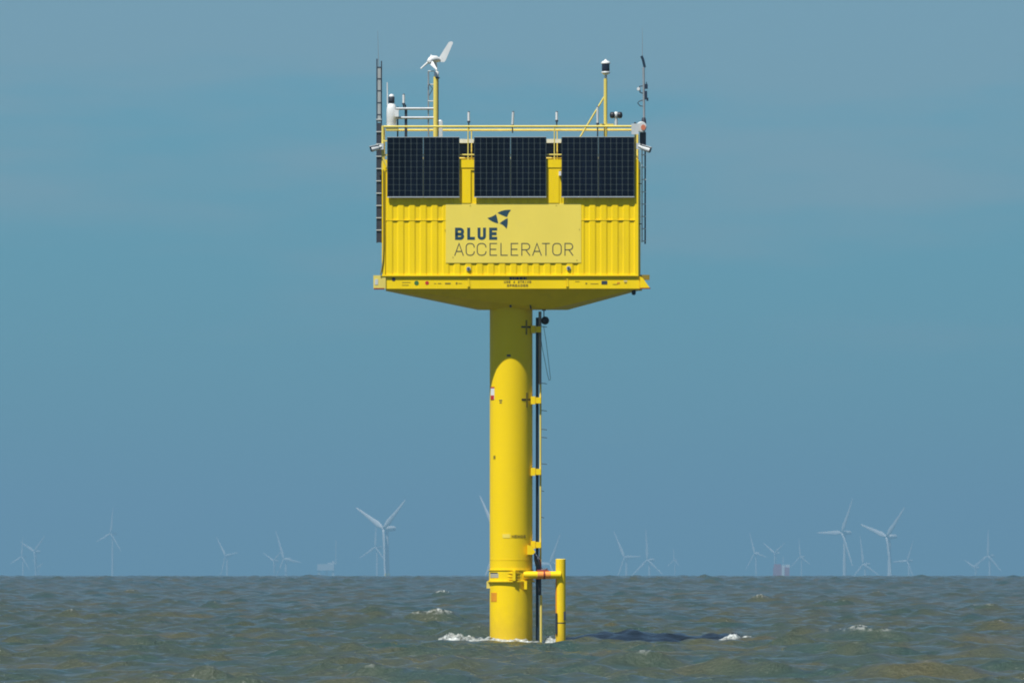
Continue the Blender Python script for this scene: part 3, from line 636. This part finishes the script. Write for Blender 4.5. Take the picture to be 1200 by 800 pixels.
# beacon + junction box
bc = thing('amber_beacon', 'round beacon with an amber face on the end of the guard rail', 'beacon', P(751, 156, yl - .1))
c0 = P(751.6, 149, yl - .16)
MB().lathe(c0, [(.10, .10), (.125, .02), (.125, -.02), (.11, -.03)], 18, 'y').build('bezel', 'palegrey', bc)
MB().prism([(c0.x + .055 * math.cos(a_) + .045, c0.z + .065 * math.sin(a_) - .012) for a_ in (2 * math.pi * j / 16 for j in range(16))], c0.y - .042, c0.y - .031).build('amber_lens', 'amber', bc)
MB().box(c0.x - .17, c0.x - .125, c0.y - .02, c0.y + .06, c0.z - .11, c0.z + .11).build('bracket', 'darksteel', bc)
jb = single(MB().box(PX(740, ya), PX(748.4, ya), ya - .09, ya - .03, PZ(157.8, ya), PZ(145.4, ya)), 'junction_box', 'palegrey', P(744, 157.8, ya), 'pale grey junction box under the end of the guard rail', 'box')
wb = single(MB().box(PX(514.4, ym), PX(518.6, ym), ym - .05, ym + .05, PZ(187, ym), PZ(142, ym)).lathe(P(516, 142, ym), [(.05, 0), (.03, .03)], 10), 'control_box', 'palegrey', P(516, 187, ym), 'small pale box at the foot of the turbine mast', 'box')
wb2 = single(MB().box(PX(655, YF), PX(657.6, YF), YF - .06, YF - .006, PZ(206, YF), PZ(201, YF)), 'cable_gland', 'white', P(656, 206, YF), 'tiny white fitting on the wall beside the last solar panel pair', 'fitting')
# security cameras
def cctv(px_tip, py_tip, px_arm, py_arm, sg, label):
    y = YF - .06
    a, b_ = P(px_tip, py_tip, y - .05), P(px_arm, py_arm, y)
    cc = thing('security_camera', label, 'camera', b_, 'security cameras')
    d = (b_ - a).normalized()
    MB().tube([a + d * .02, a + (b_ - a) * .72], .070, 14, .06).build('body', 'white', cc)
    MB().tube([a - d * .005, a + d * .0195], .06, 14).build('lens', 'lens', cc)
    MB().bar(a + Vector((0, -.0, .074)) - d * .03, a + (b_ - a) * .7 + Vector((0, 0, .066)), .012, .14).build('sun_hood', 'white', cc)
    MB().tube([a + (b_ - a) * .66, b_], .034, 10).build('arm', 'palegrey', cc)
    MB().box(b_.x - .045, b_.x + .045, y - .02, y + .09, b_.z - .07, b_.z + .07).build('mount', 'palegrey', cc)
cctv(434.2, 175, 447.2, 171.6, 1, 'white bullet security camera beside the tall ladder mast with the pale tray')
cctv(762.4, 176.4, 748, 171.6, -1, 'white bullet security camera below the amber beacon')
# small wind turbine
wt = thing('small_wind_turbine', 'small white wind turbine with a swept tail fin on a yellow mast', 'wind turbine', P(510.4, 187, ym))
MB().tube([P(510.4, 187, ym), P(510.6, 90, ym)], .055, 14).build('mast', 'yellow_rail', wt)
MB().tube([P(513.2, 187, ym + .06), P(513.2, 91, ym + .06)], .016, 8).build('mast_side_tube', 'navy', wt)  # thin navy tube that darkens the mast's right side
MB().lathe(P(511.4, 90.6, ym), [(.045, -.02), (.055, -.01), (.055, .125), (.04, .135)], 16).build('collar', 'white', wt)
MB().tube([P(512, 92, ym), P(512.2, 90.4, ym)], .062, 16).build('collar_ring', 'darksteel', wt)
MB().tube([P(511.4, 84, ym), P(511, 79, ym), P(509, 72, ym)], [.026, .03, .055], 12).build('yaw_neck', 'white', wt)
nac = MB().tube([P(502.4, 71.4, ym - .12), P(503.6, 70.4, ym - .1), P(507, 69.4, ym - .03), P(511, 69.4, ym + .02), P(515, 70.4, ym + .08), P(518.5, 70.8, ym + .12)], [.02, .06, .085, .08, .045, .02], 16).build('nacelle', 'white', wt)
MB().prism([(PX(x, ym), PZ(y, ym)) for x, y in ((512.6, 70.4), (515.4, 72.6), (520.4, 72.8), (522.2, 70.6), (530.8, 50.2), (530.2, 49), (528, 48.6), (525.6, 49.6))], ym + .05, ym + .075).build('tail_fin', 'white', wt)
def sblade(p, q, w0, w1):
    p, q = Vector(p), Vector(q); a = (q - p).normalized(); n = Vector((0, 1, .25)).normalized(); u = a.cross(n).normalized()
    vs = []
    for t_, w in ((0, w0 * .6), (.2, w0), (.6, (w0 + w1) / 2), (1, w1)):
        c = p + (q - p) * t_; vs += [c - u * w * .5, c + n * .012, c + u * w * .5, c - n * .012]
    fs = [(i * 4 + j, i * 4 + (j + 1) % 4, i * 4 + 4 + (j + 1) % 4, i * 4 + 4 + j) for i in range(3) for j in range(4)] + [(3, 2, 1, 0), (12, 13, 14, 15)]
    return MB().add(vs, fs)
hub = P(503.4, 71.6, ym - .13)
MB().lathe(hub, [(.03, -.06), (.06, -.02), (.06, .03)], 12, 'y').build('hub', 'white', wt)
sblade(hub, P(493, 80.4, ym - .2), .06, .025).build('blade', 'white', wt)
sblade(hub + Vector((.02, 0, -.01)), P(511.6, 81.6, ym - .35), .10, .03).build('blade', 'white', wt)
sblade(hub, P(505.4, 64, ym + .35), .05, .02).build('blade', 'white', wt)

# ------------------------------------------------------------------ things beside the pile
YC = -.1
cr = thing('cable_riser', 'dark cable pipe and narrow rail clamped along the pile', 'pipe', P(631, 752, YC))
def rt(px0, px1, py0, py1, y, name, m, n=14):
    r = (px1 - px0) * PXM / 2; return MB().tube([P((px0 + px1) / 2, py1, y), P((px0 + px1) / 2, (py0 + py1) / 2, y), P((px0 + px1) / 2, py0, y)], r, n).build(name, m, cr)
rt(627.8, 631.4, 372, 790, .02, 'cable_pipe', 'navy'); 
rt(631, 634.6, 365, 450, -.1, 'upper_rail', 'dullsteel'); rt(632.2, 634.6, 450, 669, -.1, 'middle_rail', 'yellow_rail'); rt(632.6, 635.4, 697, 790, -.1, 'lower_rail', 'yellow_rail')
rt(631, 634.4, 669, 697, -.06, 'dark_sleeve', 'darksteel')
for k, py in enumerate((386, 469, 552.5, 638)):
    b_ = MB().box(PX(622, -.2), PX(627.4, -.2), -.24, -.02, PZ(py + 4.6), PZ(py - 4.6)).build('bracket', 'yellow', cr)
    MB().box(PX(628, -.2), PX(634, -.2), -.25, -.03, PZ(py + 3.6), PZ(py - 3.4)).build('clamp', 'yellow', b_)
    MB().box(PX(625, -.2), PX(630, -.2), -.22, -.05, PZ(py + 2.6), PZ(py - 2.4)).build('clamp_neck', 'yellow', b_)
for py in (382.4, 448.7, 480.6, 502.6, 512, 543, 574.6, 605.6):
    MB().tube([P(634, py, -.1), P(641 if py < 560 else 637.5, py + .8, -.1)], .008, 6).build('spike', 'darksteel', cr)
MB().prism([(PX(618, -.4), PZ(649.4, -.4)), (PX(624.6, -.4), PZ(649.4, -.4)), (PX(627.4, -.4), PZ(646.4, -.4)), (PX(622.6, -.4), PZ(639.6, -.4)), (PX(618, -.4), PZ(638, -.4))], -.50, -.30).build('cable_box', 'yellow', cr)
cb = thing('cable_bundle', 'tangled dark hoses hanging above the orange taped arm', 'cable', P(632, 668, -.25))
for k in range(5):
    o_ = random.uniform(-1, 1)
    MB().tube([P(627 + k * .9, 648 + k, -.2), P(627.6 + k * .7 + o_, 655, -.22 - .02 * k), P(628.6 + k * .8, 662, -.22), P(631 + k * 1.1, 667, -.25), P(636 + k * 1.4, 667.6 - k * .3, -.27)], .028, 8).build('hose', ('navy', 'darksteel', 'navy', 'navy', 'darksteel')[k], cb)
MB().tube([P(632.6, 655, -.2), P(633.4, 662, -.22), P(634.6, 668, -.25)], .02, 8).build('hose', 'darkred', cb)
fp = thing('fender_post', 'short yellow fender post on an orange taped arm beside the pile', 'post', P(657, 752, -.2))
MB().tube([P(657, y_, -.2) for y_ in (800, 750, 700, 655)], .118, 28).build('post', 'pile', fp)
vs = []; c0 = P(657, 700, -.2)
for k in range(9):
    a_ = R(172 + k * 7)
    for z_ in (PZ(744, -.2), PZ(720, -.2), PZ(690, -.2), PZ(679, -.2)): vs.append((c0.x + (.1195 - .004 * (k in (0, 8))) * math.cos(a_), c0.y + (.1195 - .004 * (k in (0, 8))) * math.sin(a_), z_))
MB().add(vs, [(k * 4 + j, k * 4 + 4 + j, k * 4 + 5 + j, k * 4 + 1 + j) for k in range(8) for j in range(3)], True).build('rust_streak', 'orange', fp)
MB().lathe(P(657, 655, -.2), [(.118, 0), (.1, .012)], 28).build('post_cap', 'yellow_rail', fp)
MB().tube([P(613.5, 673.4, -.37), P(630, 673.4, -.36), P(657, 673.4, -.30)], .088, 20).build('arm', 'yellow', fp)
MB().tube([P(629.6, 673.4, -.362), P(636.6, 673.4, -.345)], .092, 20).build('tape_band', 'tape', fp)
MB().tube([P(638.6, 673.4, -.341), P(645, 673.4, -.327)], .092, 20).build('tape_band', 'tape', fp)
MB().tube([P(636.7, 673.2, -.345), P(638.5, 673.2, -.341)], .102, 20).build('strap', 'darkred', fp)
MB().tube([P(629, 668.4, -.38), P(643, 668.6, -.34)], .024, 8).build('strap_end', 'darkred', fp)
MB().lathe(P(657, 729.4, -.2), [(.121, -.012), (.121, .012)], 28).build('strap_ring', 'darksteel', fp)
MB().box(PX(660.6, -.25), PX(663, -.25), -.3, -.2, PZ(726), PZ(716)).build('lug', 'darksteel', fp)
MB().box(PX(651, -.25), PX(653, -.25), -.32, -.2, PZ(742), PZ(718)).build('lug', 'darksteel', fp)
fl = thing('floodlight', 'black ball shaped lamp hanging beside the pile head', 'lamp', P(638.5, 380, -.1))
MB().lathe(P(638.8, 375.6, -.1), [(.02, -.095), (.07, -.07), (.094, -.02), (.094, .03), (.06, .08), (.02, .095)], 18).build('lamp_body', 'black', fl)
MB().tube([P(637.4, 362.6, -.1), P(637.4, 371.4, -.1)], .012, 6).build('hanger', 'darksteel', fl)
MB().bar(P(635.4, 363.3, -.1), P(639.6, 363.3, -.1), .03).build('hanger_plate', 'darksteel', fl)
single(MB().tube([P(637, 382, -.1), P(640, 400, -.1), P(643, 425, -.1), P(645, 443, -.1), P(644.6, 445.4, -.1), P(643.4, 445.6, -.1), P(641.4, 438, -.1), P(638, 420, -.1), P(635, 405, -.1), P(634, 396, -.1)], .006, 6), 'slack_line', 'navy', P(637, 382, -.1), 'thin slack loop of line hanging below the black ball lamp', 'rope')
bl = thing('bulkhead_lamp', 'small dark lamp hanging under the end of the container frame', 'lamp', P(742.6, 346, YF + .3))
MB().lathe(P(742.6, 343, YF + .3), [(.03, .07), (.05, .03), (.048, -.03), (.025, -.055)], 14).build('lamp_body', 'navy', bl)
MB().tube([P(742.6, 337, YF + .3), P(742.6, 341.6, YF + .3)], .02, 8).build('stem', 'darksteel', bl)

# ------------------------------------------------------------------ foam against the pile
def foam_blob(name, label, pts, seed, y, float_=False):
    # pts: (px, waterline py, height px, depth m) along the foam, heaped as a ragged, bubbly ridge
    r_ = np.random.default_rng(seed); n = len(pts); J = 16
    fine_ = []
    for a, c in zip(pts, pts[1:]):
        k_ = max(2, int(abs(c[0] - a[0]) / 0.8))
        fine_ += [[a[q] + (c[q] - a[q]) * i / k_ for q in range(4)] for i in range(k_)]
    fine_.append(list(pts[-1])); m_ = len(fine_)
    g = r_.random((m_ + 24, J + 25))
    def blur(a, w): 
        k_ = np.ones(w) / w
        a = np.apply_along_axis(lambda q: np.convolve(q, k_, 'same'), 0, a); return np.apply_along_axis(lambda q: np.convolve(q, k_, 'same'), 1, a)
    g = .30 * g + .1 + 0.9 * (blur(g, 3) - .5) + 3.0 * (blur(g, 7) - .5)
    g = g[12:12 + m_, 12:13 + J]
    vs = []
    for i, (px, py, hp, dp) in enumerate(fine_):
        q = P(px, py, y)
        q.z = max(seen_z(q.x * CT, y), q.z if not float_ else -9)
        for j in range(J + 1):
            v = j / J; prof = math.sin(math.pi * v) ** .8
            e_ = max(-.05, hp * PXM * prof * (.72 + .9 * (g[i, j] - .25)))
            if j in (0, J): e_ = -.06
            vs.append((q.x + .01 * (g[i, j] - .3), y + (v - .35) * dp, q.z + e_ - .02))
    fs = [(i * (J + 1) + j, (i + 1) * (J + 1) + j, (i + 1) * (J + 1) + j + 1, i * (J + 1) + j + 1) for i in range(m_ - 1) for j in range(J)]
    o = MB().add(vs, fs, True).build(name, 'foam', base=P(pts[0][0], pts[0][1], y)); place(o, P(pts[0][0], pts[0][1], y)); o['kind'] = 'stuff'; o['label'] = label
    return o
foam_blob('sea_foam', 'white foam breaking along the foot of the pile', [(514, 747.5, 1, .3), (519, 748, 6, .6), (529, 748.5, 9.5, .8), (540, 749, 8, .8), (552, 750, 6, .7), (566, 751.4, 4.6, .6), (580, 752.6, 4.2, .5), (600, 753.6, 3.6, .5), (618, 754, 4.2, .5), (632, 752.6, 2.4, .4)], 3, -.75)
foam_blob('sea_foam', 'white splash between the cable pipe and the fender post', [(637, 750, 3, .3), (641, 750, 6.5, .4), (647, 750.6, 7, .4), (653, 751, 3, .3)], 5, .1)
foam_blob('sea_foam', 'small white breaker at the tip of the platform shadow', [(842, 752, .5, .2), (852, 752.4, 3, .4), (860, 753.4, 7.4, .6), (868, 755, 5, .5), (880, 756.4, .6, .2)], 9, 2.6, True)

# ------------------------------------------------------------------ far wind farm
F = 15000.0
YAW = R(54)                            # one wind turns them all the same way
def far(px, py, d): return Vector(((px - 600) / F * d, -CAM_D + d, CAM_H + (664 - py) / F * d))
blade_me = None
def make_turbine(px, hy, rpx, phase, label, towerpx=None, yaw=YAW, group='wind turbines on the horizon'):
    d = min(24500.0, max(16500.0, 63.0 * F / rpx)); rad = rpx / F * d
    hubp = far(px, hy, d); seaz = -d * d / (2 * RE) - 4
    ax = Vector((-math.sin(yaw), -math.cos(yaw), 0))
    tw = hubp - ax * rad * .075
    o = bpy.data.objects.new('wind_turbine', None); C.objects.link(o); o.location = (tw.x, tw.y, seaz); tag(o, label, 'wind turbine', group)
    b = o.location; o['_b'] = tuple(b)
    s = rad / 63.0
    MB().tube([(tw.x, tw.y, seaz), (tw.x, tw.y, (seaz + hubp.z) / 2), (tw.x, tw.y, hubp.z - 1.5 * s)], 3.5 * s, 20, 2.0 * s).build('tower', 'turbine', o)
    MB().tube([(tw.x, tw.y, seaz - .5), (tw.x, tw.y, seaz + 16)], 3.9 * s, 20).build('transition_piece', 'yellow', o)
    n0, n1_ = hubp - ax * 2 * s, hubp - ax * 17 * s
    mb = MB(); mb.tube([n0, n0 - ax * 1.5 * s, n1_ + ax * 3 * s, n1_], [2.2 * s, 3.5 * s, 3.5 * s, 2.6 * s], 12); mb.build('nacelle', 'turbine', o)
    MB().tube([hubp + ax * 3.2 * s, hubp + ax * 2 * s, hubp, hubp - ax * 2 * s], [.4 * s, 1.7 * s, 2.4 * s, 2.2 * s], 14).build('hub', 'turbine', o)
    u = ax.cross(Vector((0, 0, 1))).normalized()
    if u.x < 0: u = -u
    for k in range(3):
        a = R(phase + 120 * k); rd = u * math.cos(a) + Vector((0, 0, 1)) * math.sin(a); tg = ax.cross(rd).normalized()
        vs = []; prof = ((.02, 1.6, 1.6), (.08, 2.2, 1.5), (.2, 3.6, 1.1), (.5, 2.5, .7), (.8, 1.6, .45), (.97, .9, .25), (1, .25, .1))
        for t_, ch, thk in prof:
            c = hubp + rd * rad * t_ + ax * (1.2 * s + 2.0 * s * t_ * t_)
            tw_ = R(18 * (1 - t_)); e1 = tg * math.cos(tw_) + ax * math.sin(tw_); e2 = ax * math.cos(tw_) - tg * math.sin(tw_)
            vs += [c + (e1 * math.cos(q) * ch * 1.1 + e2 * math.sin(q) * thk) * s for q in (2 * math.pi * j / 8 for j in range(8))]
        n = len(prof); fs = [(i * 8 + j, i * 8 + (j + 1) % 8, i * 8 + 8 + (j + 1) % 8, i * 8 + 8 + j) for i in range(n - 1) for j in range(8)] + [tuple(range(8))[::-1], tuple(range((n - 1) * 8, n * 8))]
        MB().add(vs, fs, True).build('blade', 'turbine', o)
    return o
for a in (
    (40.5, 646, 30, 38, 'white wind turbine with two raised blades, last of the far row'),
    (25.5, 652, 24, 80, 'very faint turbine next to the end turbine of the far row'),
    (44.5, 664, 14, 20, 'tiny low turbine right beside the end turbine of the far row'),
    (130, 625, 31, -42, 'faint wind turbine with a long blade slanting down across its tower'),
    (264.5, 651, 28, 8, 'lone turbine between the close pair and the faint one with a long slanting blade'),
    (321, 657, 22, 155, 'smaller turbine of the close pair near the box shaped substation'),
    (333, 655, 36, -6, 'taller turbine of the close pair near the box shaped substation'),
    (450, 619, 58, 35, 'largest wind turbine on the horizon with two blades raised in a wide V'),
    (440, 641, 33, 83, 'wind turbine standing in front of the largest one with a blade pointing down'),
    (584, 630, 60, 124, 'wind turbine mostly hidden behind the yellow pile with one blade tip showing'),
    (645, 661, 42, 58, 'wind turbine hidden behind the fender post with one faint raised blade'),
    (732, 653, 36, 2, 'white wind turbine with one upright and one level blade beyond the fender post'),
    (759, 656, 36, 92, 'turbine with an upright blade next to the level bladed one beyond the fender post'),
    (790, 656, 15, 90, 'tiny pale turbine standing apart beyond the two turbines past the fender post'),
    (884.5, 648, 26, 110, "faint slender turbine next to the ship, on the yellow platform's side of it"),
    (908, 648, 25, 30, 'wind turbine standing beside the small red and white ship'),
    (938, 652, 22, 95, 'faint turbine between the red and white ship and the tall level bladed turbine'),
    (987, 624, 46, 60, 'tall wind turbine with one blade pointing level away from its nacelle'),
    (1012, 661, 34, 98, 'low turbine with an upright blade between two much taller turbines'),
    (1039.5, 628.6, 50, 43, 'wind turbine with two raised blades and the third hanging along its tower'),
    (1063.5, 657, 27, 62, 'low turbine just past the one whose third blade hangs along its tower'),
    (1158, 651, 32, 86, 'wind turbine with one upright blade and one trailing down'),
    (1143, 665, 22, 35, 'lowest turbine, beside the end turbine with an upright and a trailing blade'),
): make_turbine(*a)
# offshore substation and a ship among the turbines
def far_boxes(name, label, cat, d, items):
    b0 = far(items[0][0], 672, d); b0.z = -d * d / (2 * RE) - 6
    o = bpy.data.objects.new(name, None); C.objects.link(o); o.location = b0; o['_b'] = tuple(b0); tag(o, label, cat)
    for px0, px1, py0, py1, y0, y1, nm, m_ in items:
        a, c = far(px0, py0, d), far(px1, py1, d)
        MB().box(a.x, c.x, a.y + y0, a.y + y1, c.z, a.z).build(nm, m_, o)
d = 21000
far_boxes('substation', 'pale box shaped offshore substation on legs with a thin mast', 'platform', d,
          [(372, 391.5, 660.5, 668, -12, 12, 'deck_house', 'turbine'), (389, 392, 657, 690, -10, -6, 'leg', 'turbine'), (373, 375.4, 668, 690, -10, -6, 'leg', 'palegrey'),
           (372.4, 374.6, 668, 690, 6, 10, 'leg', 'palegrey'), (382, 384, 668, 690, 6, 10, 'leg', 'palegrey'), (393.2, 393.9, 633, 660.4, -1, 1, 'mast', 'palegrey'), (384, 394.2, 659, 660.4, -4, 4, 'helideck', 'turbine')])
M['ship_red'] = mat('ship_red', (0.32, 0.08, 0.09), 0.5)
far_boxes('ship', 'small red hulled ship with a white deckhouse among the turbines', 'ship', 15000,
          [(906, 925, 664.5, 680, -6, 6, 'hull', 'ship_red'), (907, 915.5, 660.6, 664.4, -5, 5, 'deck_cargo', 'ship_red'), (916, 920, 662, 664.4, -5, 5, 'bridge', 'turbine'), (920.6, 925.6, 661, 664.4, -5, 5, 'deckhouse', 'turbine'), (916, 919.2, 664.6, 676, -6.4, -6.1, 'white_panel', 'turbine'), (917.4, 918, 652, 661.9, -.5, .5, 'mast', 'turbine')])

for o in list(bpy.data.objects):
    if '_b' in o: del o['_b']
